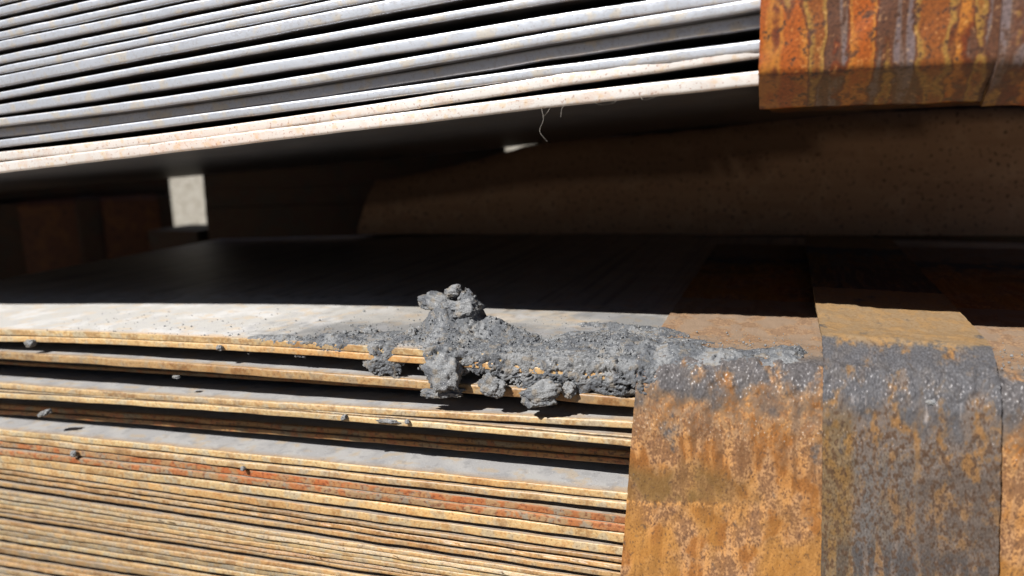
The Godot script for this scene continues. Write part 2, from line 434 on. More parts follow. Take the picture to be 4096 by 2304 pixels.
# ======================= steel sheets =======================
# One sheet: x from x0 to x1, the height of its upper front edge given by three heights at xs, thickness th, front edge at z = front(x) + p.
# The cut edge and the flat faces are two surfaces. roll > 0 rounds the upper front edge, low the lower one.
func sheet(parent: Node, xs: Array, ys: Array, th: float, zf: Array, p: float, depth: float, mats: Array, seed_at: float, opt := {}) -> MeshInstance3D:
	var x0: float = opt.get("x0", -0.28)
	var x1: float = opt.get("x1", 0.2)
	var dx: float = opt.get("dx", 0.0007)
	var roll: float = opt.get("roll", 0.0003)
	var low: float = opt.get("low", 0.0002)
	var rag: float = opt.get("rag", 0.00012)
	var tilt: float = opt.get("tilt", 0.0)
	var sag: float = opt.get("sag", 0.0)
	var stain_vignette: Array = opt.get("stain_vignette", [])
	var places := PackedFloat32Array()
	var px := x0
	while px < x1:
		places.append(px)
		px += maxf(dx, 0.012 if px < -0.22 or px > 0.066 else dx)
	places.append(x1)
	var n := places.size() - 1
	var pe := PackedVector3Array()      # edge, 7 points a row
	var pf := PackedVector3Array()      # faces
	var ce := PackedColorArray()
	var cf := PackedColorArray()
	for i in n + 1:
		var x := places[i]
		# quadratic through three heights, straight beyond them
		var xc := clampf(x, xs[0] - 0.01, xs[2] + 0.01)
		var y := lagr(xs, ys, xc)
		if x != xc:
			y += (lagr(xs, ys, xc + 0.001) - lagr(xs, ys, xc - 0.001)) / 0.002 * (x - xc) * 0.8
		var z: float = zf[0] + zf[1] * x + p
		z += wob.get_noise_2d(x * 0.05, seed_at) * 0.0004
		var j1 := wob.get_noise_2d(x, seed_at + 3.0) * rag
		var j2 := fine.get_noise_2d(x, seed_at + 7.0) * rag
		var j3 := wob.get_noise_2d(x * 0.7, seed_at + 11.0) * rag
		var t := th * (1.0 + 0.05 * wob.get_noise_2d(x * 0.04, seed_at + 5.0))
		var back: float = z - depth
		var yb := y + tilt * -depth
		if sag > 0.0 and x < -0.15:   # the front corner droops, the back does not
			y -= sag * (x + 0.15) * (x + 0.15)
		pe.append(Vector3(x, y - t, z - low * 3.0))
		pe.append(Vector3(x, y - t + low * 0.25 + j2, z - low + j1))
		pe.append(Vector3(x, y - t + low * 1.2 + j1, z + j2 * 0.5))
		pe.append(Vector3(x, y - t + low * 2.4 + j1, z + low * 0.15 + j3 * 0.4))
		pe.append(Vector3(x, y - t * 0.5, z + low * 0.2 + j3))
		pe.append(Vector3(x, y - roll * 2.2 + j2, z + low * 0.1 + j3 * 0.4))
		pe.append(Vector3(x, y - roll * 1.1 + j2, z + j1 * 0.6))
		pe.append(Vector3(x, y - roll * 0.3 + j1 * 0.8, z - roll * 0.5 + j2))
		pe.append(Vector3(x, y, z - roll * 1.6))
		pf.append(Vector3(x, y - t, z - low * 3.0))
		pf.append(Vector3(x, yb - t, back))
		pf.append(Vector3(x, yb, back))
		var w := 0.0
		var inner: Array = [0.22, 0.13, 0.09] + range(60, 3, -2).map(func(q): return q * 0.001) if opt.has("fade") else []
		for q in inner:
			pf.append(Vector3(x, y, z - q))
		pf.append(Vector3(x, y, z - maxf(0.003, roll * 3.0)))
		pf.append(Vector3(x, y, z - roll * 1.6))
		var tone := 0.90 + 0.10 * wob.get_noise_2d(x * 0.02, seed_at + 20.0)
		var c := Color(tone, tone, tone)
		for s in stain_vignette:
			var k := exp(-pow((x - s[0]) / s[1], 2.0)) * clampf(0.75 + lump.get_noise_2d(x, seed_at) * 0.6, 0.0, 1.0)
			c = c.lerp(s[2], k)
		for k in 9: ce.append(c)
		var ft := Color(1, 1, 1)
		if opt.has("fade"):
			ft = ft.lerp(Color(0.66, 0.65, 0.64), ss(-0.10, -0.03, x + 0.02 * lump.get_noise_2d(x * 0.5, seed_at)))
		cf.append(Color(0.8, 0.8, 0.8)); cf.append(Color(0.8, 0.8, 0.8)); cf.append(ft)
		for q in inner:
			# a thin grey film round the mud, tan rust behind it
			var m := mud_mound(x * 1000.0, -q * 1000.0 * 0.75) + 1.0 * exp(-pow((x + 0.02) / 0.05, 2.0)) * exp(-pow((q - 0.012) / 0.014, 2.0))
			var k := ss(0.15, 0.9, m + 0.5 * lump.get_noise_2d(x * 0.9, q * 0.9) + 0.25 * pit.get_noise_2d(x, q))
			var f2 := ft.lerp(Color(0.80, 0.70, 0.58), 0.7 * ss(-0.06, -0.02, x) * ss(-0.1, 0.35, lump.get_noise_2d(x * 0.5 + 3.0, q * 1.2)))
			f2 = f2.lerp(Color(0.60, 0.52, 0.45), ss(0.045, 0.075, q))  # brown dust tint, also painting the shaded back of the plate warmer and darker
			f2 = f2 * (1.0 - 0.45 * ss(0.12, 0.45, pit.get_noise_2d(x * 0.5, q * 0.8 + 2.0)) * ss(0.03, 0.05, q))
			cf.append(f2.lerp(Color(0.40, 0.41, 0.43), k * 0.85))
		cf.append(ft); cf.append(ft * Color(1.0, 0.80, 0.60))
	var am := ArrayMesh.new()
	grid(am, pe, n + 1, 9, PackedVector2Array(), ce)
	var fc := pf.size() / (n + 1)
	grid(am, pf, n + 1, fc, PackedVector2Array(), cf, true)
	for e in [0, n]:      # the two ends
		grid(am, PackedVector3Array([pf[e * fc], pf[e * fc + fc - 1], pf[e * fc + 1], pf[e * fc + 2]]), 2, 2, PackedVector2Array(), PackedColorArray([Color.WHITE, Color.WHITE, Color.WHITE, Color.WHITE]), e == 0)
	return obj("steel_sheet", am, [mats[0], mats[1], mats[0], mats[0]], parent)

func lagr(xs: Array, ys: Array, x: float) -> float:
	var a: float = xs[0]
	var b: float = xs[1]
	var c: float = xs[2]
	return ys[0] * (x - b) * (x - c) / ((a - b) * (a - c)) + ys[1] * (x - a) * (x - c) / ((b - a) * (b - c)) + ys[2] * (x - a) * (x - b) / ((c - a) * (c - b))

func lower_bundle():
	var root := base("sheet_bundle", Vector3.ZERO)
	tag(root, "lower bundle of rusty steel sheets with mud along the top", "sheet bundle", "bundles of steel sheets")
	var xs := [-0.168, -0.0235, 0.0266]
	# heights of the upper front edge (mm) at those three places, thickness (mm), set forward (mm), finish
	var rows := [
		[0.0, 2.9, 2.5, 1.75, 0.0, "plate"], [-2.05, 0.99, 0.3, 1.7, 0.15, "e"], [-7.0, -4.92, -4.93, 2.25, 0.0, "e"],
		[-10.4, -7.7, -7.6, 1.6, -9.0, "r"], [-13.4, -10.0, -8.9, 1.0, -10.0, "r"],
		[-17.1, -12.65, -10.5, 1.7, 0.0, "e"], [-19.32, -14.8, -13.95, 0.56, -0.1, "e"], [-20.16, -15.42, -14.7, 1.6, 0.2, "e"],
		[-27.0, -22.3, -20.9, 1.75, -8.0, "r"], [-28.97, -24.1, -22.8, 1.4, -7.6, "r"],
		[-32.2, -28.7, -27.67, 1.75, 0.0, "e"], [-34.1, -31.15, -29.95, 1.85, 0.05, "e"], [-36.5, -34.2, -33.7, 1.75, -0.5, "red"],
		[-38.95, -36.08, -35.62, 1.85, 0.1, "red"], [-40.95, -38.35, -37.55, 2.4, -0.1, "e"], [-43.45, -41.93, -41.2, 2.3, 0.0, "e"],
		[-46.05, -44.77, -44.09, 1.25, 0.1, "e"], [-47.6, -46.2, -45.6, 1.6, -0.2, "e"], [-50.2, -48.41, -47.82, 1.5, -0.2, "e"], [-53.26, -50.99, -50.24, 1.35, -0.4, "e"], [-54.7, -52.4, -51.6, 1.4, 0.0, "e"],
		[-56.48, -53.71, -52.78, 1.25, -0.2, "e"], [-57.89, -54.89, -53.89, 1.45, 0.2, "e"], [-59.4, -56.3, -55.2, 1.3, 0.0, "e"], [-61.14, -57.63, -56.45, 1.0, 0.3, "e"], [-63.41, -59.54, -58.24, 1.55, -0.5, "e"],
		[-65.13, -60.98, -59.59, 1.7, 0.1, "e"], [-66.99, -62.55, -61.05, 1.6, -0.1, "e"], [-68.86, -64.12, -62.52, 1.6, 0.3, "e"], [-71.46, -66.3, -64.56, 1.7, -0.4, "e"], [-73.34, -67.88, -66.04, 1.85, 0.3, "e"],
		[-76.26, -70.33, -68.32, 1.6, -0.4, "e"], [-78.02, -71.8, -69.7, 1.6, 0.3, "e"], [-80.66, -74.02, -71.77, 1.75, -0.4, "e"], [-82.59, -75.62, -73.27, 1.75, 0.1, "e"], [-85.56, -78.1, -75.58, 2.1, 0.0, "e"], [-88.24, -80.35, -77.68, 2.1, 0.2, "e"]]
	var tan_c := Color(1.0, 0.86, 0.70)
	for i in rows.size():
		var r = rows[i]
		var fin: String = r[5]
		var edge = M.red if fin == "red" else M.edge[(i * 3) % 7 if i != 10 and i != 11 else i - 10]
		var opt := {"roll": 0.00012 + 0.00010 * ((i * 7) % 3), "low": 0.00012, "rag": 0.000065}
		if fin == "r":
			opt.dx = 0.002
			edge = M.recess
		if fin == "plate":
			opt.rag = 0.0001
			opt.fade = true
		if i > 33:
			opt.dx = 0.002
		if i == 12:
			opt.stain_vignette = [[-0.06, 0.06, Color(1.0, 0.72, 0.5)]]
		if i % 5 == 4:
			opt.stain_vignette = [[-0.02, 0.04, tan_c], [-0.12, 0.05, Color(0.70, 0.72, 0.76)]]
		if i > 15 and i % 3 == 0:
			opt.stain_vignette = [[-0.14, 0.09, Color(0.62, 0.65, 0.70)]]  # painted vignette: these lower sheets turn darker and greyer at the left
		if fin != "r":
			var st: Array = opt.get("stain_vignette", [])
			for k in 3:
				st.append([rng.randf_range(-0.17, 0.03), rng.randf_range(0.006, 0.035), [Color(0.82, 0.64, 0.46), Color(0.66, 0.66, 0.67), Color(0.70, 0.60, 0.50), Color(0.84, 0.80, 0.74)][rng.randi() % 4]])
			if i > 16:
				st.append([-0.17, 0.09, Color(0.60, 0.62, 0.66)])  # lens vignetting painted into the lower left sheet edges
			opt.stain_vignette = st
		# the lower part of the face leans back, each sheet a little behind the one above
		var p: float = r[4] * 0.001 + rng.randf_range(-0.00012, 0.00012)
		var hs := [r[0] * 0.001, r[1] * 0.001, r[2] * 0.001]
		if i > 13:
			p -= 0.00038 * (i - 13)
			for k in 3:
				hs[k] += p * (0.0515 - hs[k]) / 0.163
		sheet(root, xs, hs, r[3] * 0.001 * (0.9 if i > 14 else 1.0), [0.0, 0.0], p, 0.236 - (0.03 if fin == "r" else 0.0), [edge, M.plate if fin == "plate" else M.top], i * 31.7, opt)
	var y := -0.0935
	var k := 0
	while y > GROUND_Y + 0.004:
		sheet(root, xs, [y - 0.004, y + 0.004, y + 0.0065], 0.0034, [0.0, 0.0], rng.randf_range(-0.0006, 0.0006) - 0.011, 0.222, [M.edge[k % 7], M.top], k * 17.3 + 900.0, {"dx": 0.008, "rag": 0.0})
		y -= 0.0037
		k += 1
	# the wide guard bent over the corner, and the strap over it
	bent(root, "edge_guard", M.guard, 0.0, 0.0070, 0.0, 0.17, false)
	bent(root, "strap", M.band, 0.0011, 0.0080, 0.0, 0.0, true)

# A steel band lying on the top of the lower bundle, bent over its corner and running down its front.
func bent(root: Node, called: String, m, off: float, rad: float, _a: float, right: float, narrow: bool):
	var path := []            # (z, y, outward z, outward y, distance in mm past the corner)
	var top_y := 0.0046 + off
	var face_z := 0.0028 + off
	var s := -0.2
	while s < -rad:
		path.append([s + face_z, top_y - 0.0015 * ss(-0.008, -0.035, s), 0.0, 1.0, (s + rad * 0.215) * 1000.0])
		s += 0.0007 if s > -0.03 else 0.002 if s > -0.07 else 0.01
	for k in 25:
		var a := PI / 2 * (1.0 - k / 24.0)
		path.append([face_z - rad + cos(a) * rad, top_y - rad + sin(a) * rad, cos(a), sin(a), (k / 24.0 - 0.5) * rad * 1.57 * 1000.0])
	var yy := top_y - rad - 0.001
	while yy > -0.118:
		path.append([face_z - 0.0016 * ss(-0.008, -0.035, yy), yy, 1.0, 0.0, (top_y - rad * 0.215 - yy) * 1000.0])
		yy -= 0.0006 if yy > -0.015 else 0.0012 if yy > -0.05 else 0.006
	var cols := 300 if not narrow else 80
	var p := PackedVector3Array()
	var uv := PackedVector2Array()
	for q in path:
		var below: float = maxf(0.0, -q[1])
		var xl := 0.0290 + (0.0004 if q[4] > 0.0 else 0.0) - below * 0.082
		var xr := right
		if narrow:
			xl = 0.0668 + below * 0.035 - maxf(0.0, -q[0]) * 0.004
			xr = 0.0976 + below * 0.07 + clampf(-q[0] * 0.08, 0.0, 0.0022)
		for c in cols:
			var t := float(c) / (cols - 1)
			var x := lerpf(xl, xr, t) if narrow else lerpf(xl, minf(xr, 0.112), minf(t / 0.96, 1.0)) + maxf(0.0, t - 0.96) / 0.04 * (xr - 0.112)
			var ed := wob.get_noise_2d(q[4] * 0.0006, x * 0.2 + off * 900.0) * 0.00018 if c == 0 or c == cols - 1 else 0.0
			var bulge := lump.get_noise_3d(x, q[4] * 0.001, off * 300.0) * 0.00035 + pit.get_noise_3d(x, q[4] * 0.001, off * 90.0) * 0.00012
			# caked powder thickens the corner
			bulge += maxf(0.0, lump.get_noise_3d(x * 1.7, q[4] * 0.0017, 5.0) + 0.25) * 0.0011 * exp(-pow((q[4] + 1.0) / 5.0, 2.0))
			var dusty := exp(-pow((q[4] + 1.5) / 6.0, 2.0))
			bulge += dusty * (pit.get_noise_3d(x, q[4] * 0.001, 8.0) * 0.00022 + fine.get_noise_3d(x, q[4] * 0.001, 8.0) * 0.00014)
			bulge += maxf(0.0, pit.get_noise_3d(x * 0.8, q[4] * 0.0008, 18.0) - 0.3) * 0.0022 * dusty
			if c == 0 or c == cols - 1: bulge = minf(bulge, 0.0003)
			var lift := 0.0
			if narrow and q[4] < 0.0:
				lift = (0.0026 + 0.0008 * (1.0 - t)) * ss(-3.0, -14.0, q[4]) + 0.0003
			p.append(Vector3(x + ed, q[1] + q[3] * (bulge + lift), q[0] + q[2] * (bulge + lift)))
			uv.append(Vector2((t if narrow else (x - 0.02) / 0.1), 0.5 + q[4] / 150.0))
	var am := ArrayMesh.new()
	var rows := path.size()
	grid(am, p, rows, cols, uv)
	# the thickness seen along both long edges
	for side in [0, cols - 1]:
		var e := PackedVector3Array()
		var eu := PackedVector2Array()
		for r in rows:
			var q = path[r]
			var a := p[r * cols + side]
			e.append(a); e.append(a - Vector3(0, q[3], q[2]) * (0.0010 if not narrow else 0.0009))
			eu.append(uv[r * cols + side]); eu.append(uv[r * cols + side] + Vector2(0.004, 0))
		grid(am, e, rows, 2, eu, PackedColorArray(), side == 0)
	# its underside
	var u := PackedVector3Array()
	for r in rows:
		for c in cols:
			u.append(p[r * cols + c] - Vector3(0, path[r][3], path[r][2]) * (0.0010 if not narrow else 0.0009))
	grid(am, u, rows, cols, uv, PackedColorArray(), true)
	obj(called, am, m, root)

func upper_bundle():
	var root := base("sheet_bundle", Vector3(0, 0.06, 0))
	tag(root, "upper bundle of bright steel sheets tilting down to the left", "sheet bundle", "bundles of steel sheets")
	var xs := [-0.148, -0.065, 0.0]
	# heights of the upper front edge (mm) at those three places, thickness (mm), set forward (mm)
	var rows := [
		[49.95, 55.85, 60.55, 2.9, 0.0], [52.8, 58.15, 64.05, 2.6, -0.1], [56.05, 61.65, 66.3, 2.2, 0.2], [59.6, 64.6, 70.35, 2.9, -3.0],
		[61.8, 66.95, 72.7, 2.3, 1.2], [65.5, 71.5, 76.5, 2.8, 0.3], [68.75, 75.7, 80.75, 1.9, 0.0], [72.9, 80.15, 85.6, 2.9, 0.4], [75.35, 82.5, 88.0, 2.0, 0.1],
		[78.2, 85.1, 90.6, 2.1, 0.2], [81.95, 88.45, 94.1, 2.35, 0.0], [84.2, 91.1, 96.8, 2.0, 0.3], [87.1, 94.1, 99.9, 2.05, 0.1], [90.4, 97.4, 103.3, 2.25, 0.3], [93.3, 100.3, 106.3, 2.2, 0.0]]
	for i in rows.size():
		var r = rows[i]
		var opt := {"roll": 0.00024, "low": 0.0003, "rag": 0.00006, "tilt": 0.0125, "x0": -0.8, "x1": 0.2}
		var edge = M.steel_rust if i < 2 else M.steel[i % 3]
		if i < 2:
			opt.stain_vignette = [[-0.075, 0.03, Color(0.97, 0.86, 0.80)]]
		sheet(root, xs, [r[0] * 0.001 - 0.06, r[1] * 0.001 - 0.06, r[2] * 0.001 - 0.06], r[3] * 0.001, [-0.001, -0.02], r[4] * 0.001, 0.238, [edge, M.mill], i * 23.9 + 400.0, opt)
	var y := 0.0985
	var k := 0
	while y < 0.33:
		sheet(root, xs, [y - 0.0625, y - 0.0555, y - 0.0497], 0.0027, [-0.001, -0.02], rng.randf_range(-0.0004, 0.0004), 0.238, [M.steel[k % 3], M.mill], k * 13.1 + 2000.0, {"dx": 0.008, "rag": 0.0, "roll": 0.0005, "low": 0.00045, "x0": -0.8, "tilt": 0.0125})
		y += 0.0031
		k += 1
	curl(root, "edge_guard", M.guard_up, 0.0, 0.0527, 0.2, false)
	curl(root, "strap", M.band_up, 0.0013, 0.0926, 0.124, true)

# A band down the front of the upper bundle that curls under its lower corner.
func curl(root: Node, called: String, m, off: float, left: float, right: float, narrow: bool):
	var path := []
	var rad := 0.0020 + off
	var yc := 0.0640
	var y := 0.25
	while y > yc + 0.0005:
		path.append([0.0, y, 1.0, 0.0])
		y -= 0.0015 if y < 0.1 else 0.008
	for k in 9:      # the first, tight bend
		var a := k / 8.0 * deg_to_rad(58.0)
		path.append([-rad + cos(a) * rad, yc - sin(a) * rad, cos(a), -sin(a)])
	var slope := Vector2(-sin(deg_to_rad(58.0)), -cos(deg_to_rad(58.0)))
	var from := Vector2(path[-1][0], path[-1][1])
	for k in range(1, 9):   # the slanted lip in shade
		var q := from + slope * 0.0013 * k
		path.append([q.x, q.y, cos(deg_to_rad(58.0)), -sin(deg_to_rad(58.0))])
	var rad2 := 0.0022
	var cen := Vector2(path[-1][0], path[-1][1]) - Vector2(cos(deg_to_rad(58.0)), -sin(deg_to_rad(58.0))) * rad2
	for k in range(1, 7):
		var a := deg_to_rad(58.0 + k * 12.0)
		path.append([cen.x + cos(a) * rad2, cen.y - sin(a) * rad2, cos(a), -sin(a)])
	var last = path[-1]
	for k in range(1, 20):
		path.append([last[0] - 0.006 * k, minf(0.0585, last[1] + 0.0005 * k), 0.0, -1.0])
	var cols := 90 if not narrow else 40
	var p := PackedVector3Array()
	var uv := PackedVector2Array()
	var nor := PackedVector3Array()
	var d := 0.0
	for r in path.size():
		var q = path[r]
		if r > 0:
			d += Vector2(q[0] - path[r - 1][0], q[1] - path[r - 1][1]).length()
		for c in cols:
			var t := float(c) / (cols - 1)
			var x := lerpf(left, right, t)
			var f := -0.001 - 0.02 * x + 0.0042 + off
			var ed := wob.get_noise_2d(d * 0.5, t * 20.0 + off * 900.0) * 0.00015 if c == 0 or c == cols - 1 else 0.0
			var b := lump.get_noise_3d(x * 0.6, d * 0.6, off * 300.0 + 9.0) * 0.0004 + pit.get_noise_3d(x, d, off * 90.0) * 0.00006
			p.append(Vector3(x + ed, q[1] + q[3] * b - 0.06, f + q[0] + q[2] * b))
			nor.append(Vector3(0, q[3], q[2]))
			uv.append(Vector2(x * 10.0, d * 10.0))
	var am := ArrayMesh.new()
	var rows := path.size()
	grid(am, p, rows, cols, uv)
	for side in [0, cols - 1]:
		var e := PackedVector3Array()
		var eu := PackedVector2Array()
		for r in rows:
			e.append(p[r * cols + side]); e.append(p[r * cols + side] - nor[r * cols + side] * 0.0011)
			eu.append(uv[r * cols + side]); eu.append(uv[r * cols + side] + Vector2(0.01, 0))
		grid(am, e, rows, 2, eu, PackedColorArray(), side == 0)
	var u := PackedVector3Array()
	for i in p.size():
		u.append(p[i] - nor[i] * 0.0011)
	grid(am, u, rows, cols, uv, PackedColorArray(), true)
	obj(called, am, m, root)

# ======================= timber between the bundles =======================
func timber():
	var n := 90
	var p := PackedVector3Array()
	var uv := PackedVector2Array()
	var col := PackedColorArray()
	for i in n + 1:
		var t := float(i) / n
		var x := -0.170 + 0.40 * t
		var zf := -0.2183 - (x + 0.170) * 0.085
		# upper edge: worn at the left end, then flat under the upper bundle
		var yt := 0.0335 + 0.0215 * ss(-0.165, -0.005, x) + 0.0035 * ss(0.0, 0.07, x)
		var top := lagr([-0.158, -0.053, 0.06], [0.0333, 0.0473, 0.0585], clampf(x, -0.17, 0.08))
		yt = top + 0.0043 * exp(-pow((x + 0.062) / 0.035, 2.0)) + lump.get_noise_2d(x * 1.6, 7.0) * 0.0010
		var slant := 0.012 * clampf(1.0 - t * 4.0, 0.0, 1.0)
		for r in 9:
			var v := r / 8.0
			var y := 0.0024 + (yt - 0.0024) * v
			var xx := x + slant * v
			var z := zf + lump.get_noise_3d(x * 0.3, y * 0.5, 2.0) * 0.0008 - 0.004 * ss(0.75, 1.0, v) - 0.0015 * ss(0.12, 0.0, v)
			p.append(Vector3(xx, y, z))
			uv.append(Vector2(xx * 6.0, y * 12.0))
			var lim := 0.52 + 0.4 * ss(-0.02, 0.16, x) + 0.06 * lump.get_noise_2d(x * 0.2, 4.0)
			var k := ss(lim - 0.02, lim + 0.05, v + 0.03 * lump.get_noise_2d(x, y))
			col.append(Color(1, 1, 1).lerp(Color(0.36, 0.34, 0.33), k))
		for r in [[-0.10, 1.0], [-0.10, 0.0], [0.0, 0.0]]:
			p.append(Vector3(x + slant * r[1], 0.0024 + (yt - 0.0024) * r[1], zf + r[0] - 0.002))
			uv.append(Vector2(x * 6.0, r[1] * 0.7 + r[0] * 8.0))
			col.append(Color(0.8, 0.8, 0.8))
	var am := ArrayMesh.new()
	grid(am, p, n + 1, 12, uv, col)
	var ends := ArrayMesh.new()
	# sawn left end
	var st := SurfaceTool.new()
	st.begin(Mesh.PRIMITIVE_TRIANGLES)
	for side in [0, n]:
		var c := Vector3.ZERO
		for r in 12: c += p[side * 12 + r] / 12.0
		for r in 12:
			var a := p[side * 12 + r]
			var b := p[side * 12 + (r + 1) % 12]
			st.set_uv(Vector2(c.z * 10.0, c.y * 10.0)); st.set_color(Color(0.8, 0.75, 0.7)); st.add_vertex(c)
			for q in ([a, b] if side == 0 else [b, a]):
				st.set_uv(Vector2(q.z * 10.0, q.y * 10.0)); st.set_color(Color(0.8, 0.75, 0.7)); st.add_vertex(q)
	st.generate_normals()
	st.commit(am)
	var t := base("timber_batten", Vector3.ZERO)
	tag(t, "long brown timber batten with slanted left end in the gap between the bundles", "timber")
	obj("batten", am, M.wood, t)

# ======================= mud =======================
func mud_mound(x: float, s: float) -> float:
	var a := 0.0
	for b in MUD:
		var dx: float = (x - b[0]) / b[2]
		var ds: float = (s - b[1]) / b[3]
		var q := dx * dx + ds * ds
		if q < 6.0:
			a = maxf(a, b[4] * exp(-q)) + 0.25 * minf(a, b[4] * exp(-q))
	return a * ss(65.0, 61.0, x)

func mud_height(x: float, s: float) -> float:
	# x and s in mm; s < 0 lies on the plate, s > 0 hangs down its front edge
	return mud_mound(x, s) - 0.75

# The unevenness of the mud at a point in space (m), in mm.
func mud_rough(v: Vector3, a: float) -> float:
	var n0 := lump.get_noise_3dv(v * 0.45 + Vector3(5, 0, 0))
	var n1 := lump.get_noise_3dv(v * 1.1 + Vector3(0, 3, 0))
	var n2 := pit.get_noise_3dv(v)
	var n3 := fine.get_noise_3dv(v * 0.8)
	var k := n0 * (0.7 + 0.2 * a) + n1 * (0.3 + 0.07 * a) + n2 * 0.26 + n3 * 0.26
	k -= maxf(0.0, pit.get_noise_3dv(v * 1.2 + Vector3(3, 1, 2)) - 0.26) * 4.5      # pits
	k -= maxf(0.0, lump.get_noise_3dv(v * 2.4 + Vector3(7, 1, 0)) - 0.26) * 6.0 * clampf(a - 1.0, 0.0, 1.0)   # torn holes
	return k

# mounds: x, s, half widths, height (mm)
const MUD := [
	[-23.0, -15.5, 6.0, 5.0, 10.2], [-17.5, -16.5, 4.5, 5.0, 11.4], [-10.0, -16.0, 6.0, 4.5, 5.0], [-3.0, -14.0, 5.0, 4.0, 3.6], [-20.0, -8.0, 8.0, 5.0, 2.8], [-17.0, 0.0, 5.0, 5.0, 2.6], [-29.0, -10.0, 8.0, 6.0, 1.9],
	[19.0, -15.0, 12.0, 9.0, 3.3], [26.0, -10.0, 6.0, 8.0, 3.0], [11.0, -12.0, 6.0, 5.0, 2.2], [27.0, 0.0, 6.0, 7.0, 2.2], [17.0, 0.0, 13.0, 6.0, 1.6], [0.0, 0.5, 12.0, 5.0, 1.35], [13.0, -34.0, 10.0, 3.0, 1.7], [24.0, -28.0, 8.0, 7.0, 2.4],
	[-35.0, 1.0, 4.0, 5.0, 1.9], [-50.0, -2.5, 10.0, 3.0, 1.8], [-66.0, -1.6, 9.0, 2.2, 1.9], [-46.0, -10.0, 14.0, 5.0, 1.0],
	[36.0, -9.0, 8.0, 6.0, 1.4], [48.0, -8.0, 11.0, 5.0, 1.25], [59.0, -11.0, 6.0, 5.0, 1.8], [63.0, -14.0, 3.0, 3.0, 1.8], [-14.0, -8.0, 34.0, 10.0, 0.98], [6.0, -5.0, 32.0, 11.0, 1.05]]

func mud():
	var nx := 640
	var ns := 230
	var p := PackedVector3Array()
	var keep := PackedByteArray()
	for j in ns + 1:
		var s := -42.0 + 49.0 * j / ns
		for i in nx + 1:
			var x := -86.0 + 150.0 * i / nx
			var a := mud_mound(x, s)
			var y0 := lagr([-0.168, -0.0235, 0.0266], [0.0, 0.0029, 0.0025], clampf(x * 0.001, -0.2, 0.04)) * 1000.0
			var on := ss(27.5, 30.5, x)
			y0 += 2.1 * on * ss(-40.0, -8.0, s) + 0.6 * on
			# foot and direction along the plate, over the corner, down the edge
			var foot: Vector2
			var nrm: Vector2
			var rr := lerpf(4.0, 7.0, on)
			var fz := 2.8 * on
			var comp := 0.0
			if s < -rr * 0.8:
				foot = Vector2(s + fz - rr * 0.2, y0); nrm = Vector2(0, 1)
			elif s < rr * 0.771:
				var ang := (s + rr * 0.8) / rr
				foot = Vector2(fz - rr + sin(ang) * rr, y0 - rr + cos(ang) * rr); nrm = Vector2(sin(ang), cos(ang))
				comp = (rr / maxf(nrm.x, nrm.y) - rr) * (1.0 - on)
			else:
				foot = Vector2(fz, y0 - rr - (s - rr * 0.771)); nrm = Vector2(1, 0)
			var dir := nrm
			if a > 3.0 and s < 0.0:
				dir = (nrm + Vector2(0.10, 0)).normalized()
			var v := Vector3(x, foot.y + dir.y * (a + comp), foot.x + dir.x * (a + comp)) * 0.001
			var hh := a - 0.75 + mud_rough(v, a)
			hh = maxf(hh, -0.6)
			# below the second sheet the crust may only hang as a lip
			if x < -40.0 and s > 3.4:
				hh = -0.6
			if s > 4.6:
				hh = minf(hh, 2.0 - (s - 4.6) * 1.2 + lump.get_noise_2d(x * 0.001, 9.0) * 2.2)
			v = Vector3(x, foot.y + dir.y * (hh + comp), foot.x + dir.x * (hh + comp)) * 0.001
			if hh > 0.0:
				v.x += 0.0003 * fine.get_noise_3dv(v + Vector3(1, 1, 1))
			p.append(v)
			keep.append(1 if hh > -0.3 else 0)
	var am := ArrayMesh.new()
	grid(am, p, ns + 1, nx + 1, PackedVector2Array(), PackedColorArray(), false, keep)
	var o := obj("mud_crust", am, M.mud, self)
	tag(o, "lumpy crust of wet grey mud spilling over the top front edge of the lower bundle", "mud")

func blob(size: Vector3, sd: float, rough: float) -> ArrayMesh:
	var rows := 40
	var cols := 64
	var p := PackedVector3Array()
	for r in rows + 1:
		var th := PI * r / rows
		for c in cols + 1:
			var ph := TAU * (c % cols) / cols
			var d := Vector3(sin(th) * cos(ph), cos(th), sin(th) * sin(ph))
			var q := d * 0.006 + Vector3(sd, sd * 0.7, -sd)
			var k := 1.0 + rough * (lump.get_noise_3dv(q) * 0.62 + pit.get_noise_3dv(q) * 0.17 + fine.get_noise_3dv(q * 0.9) * 0.14)
			# flattened sides, as broken clods have
			d = Vector3(signf(d.x) * pow(absf(d.x), 0.8), signf(d.y) * pow(absf(d.y), 0.8), signf(d.z) * pow(absf(d.z), 0.8))
			p.append(d * size * 0.0005 * k)
	var am := ArrayMesh.new()
	grid(am, p, rows + 1, cols + 1, PackedVector2Array(), PackedColorArray(), true)
	return am

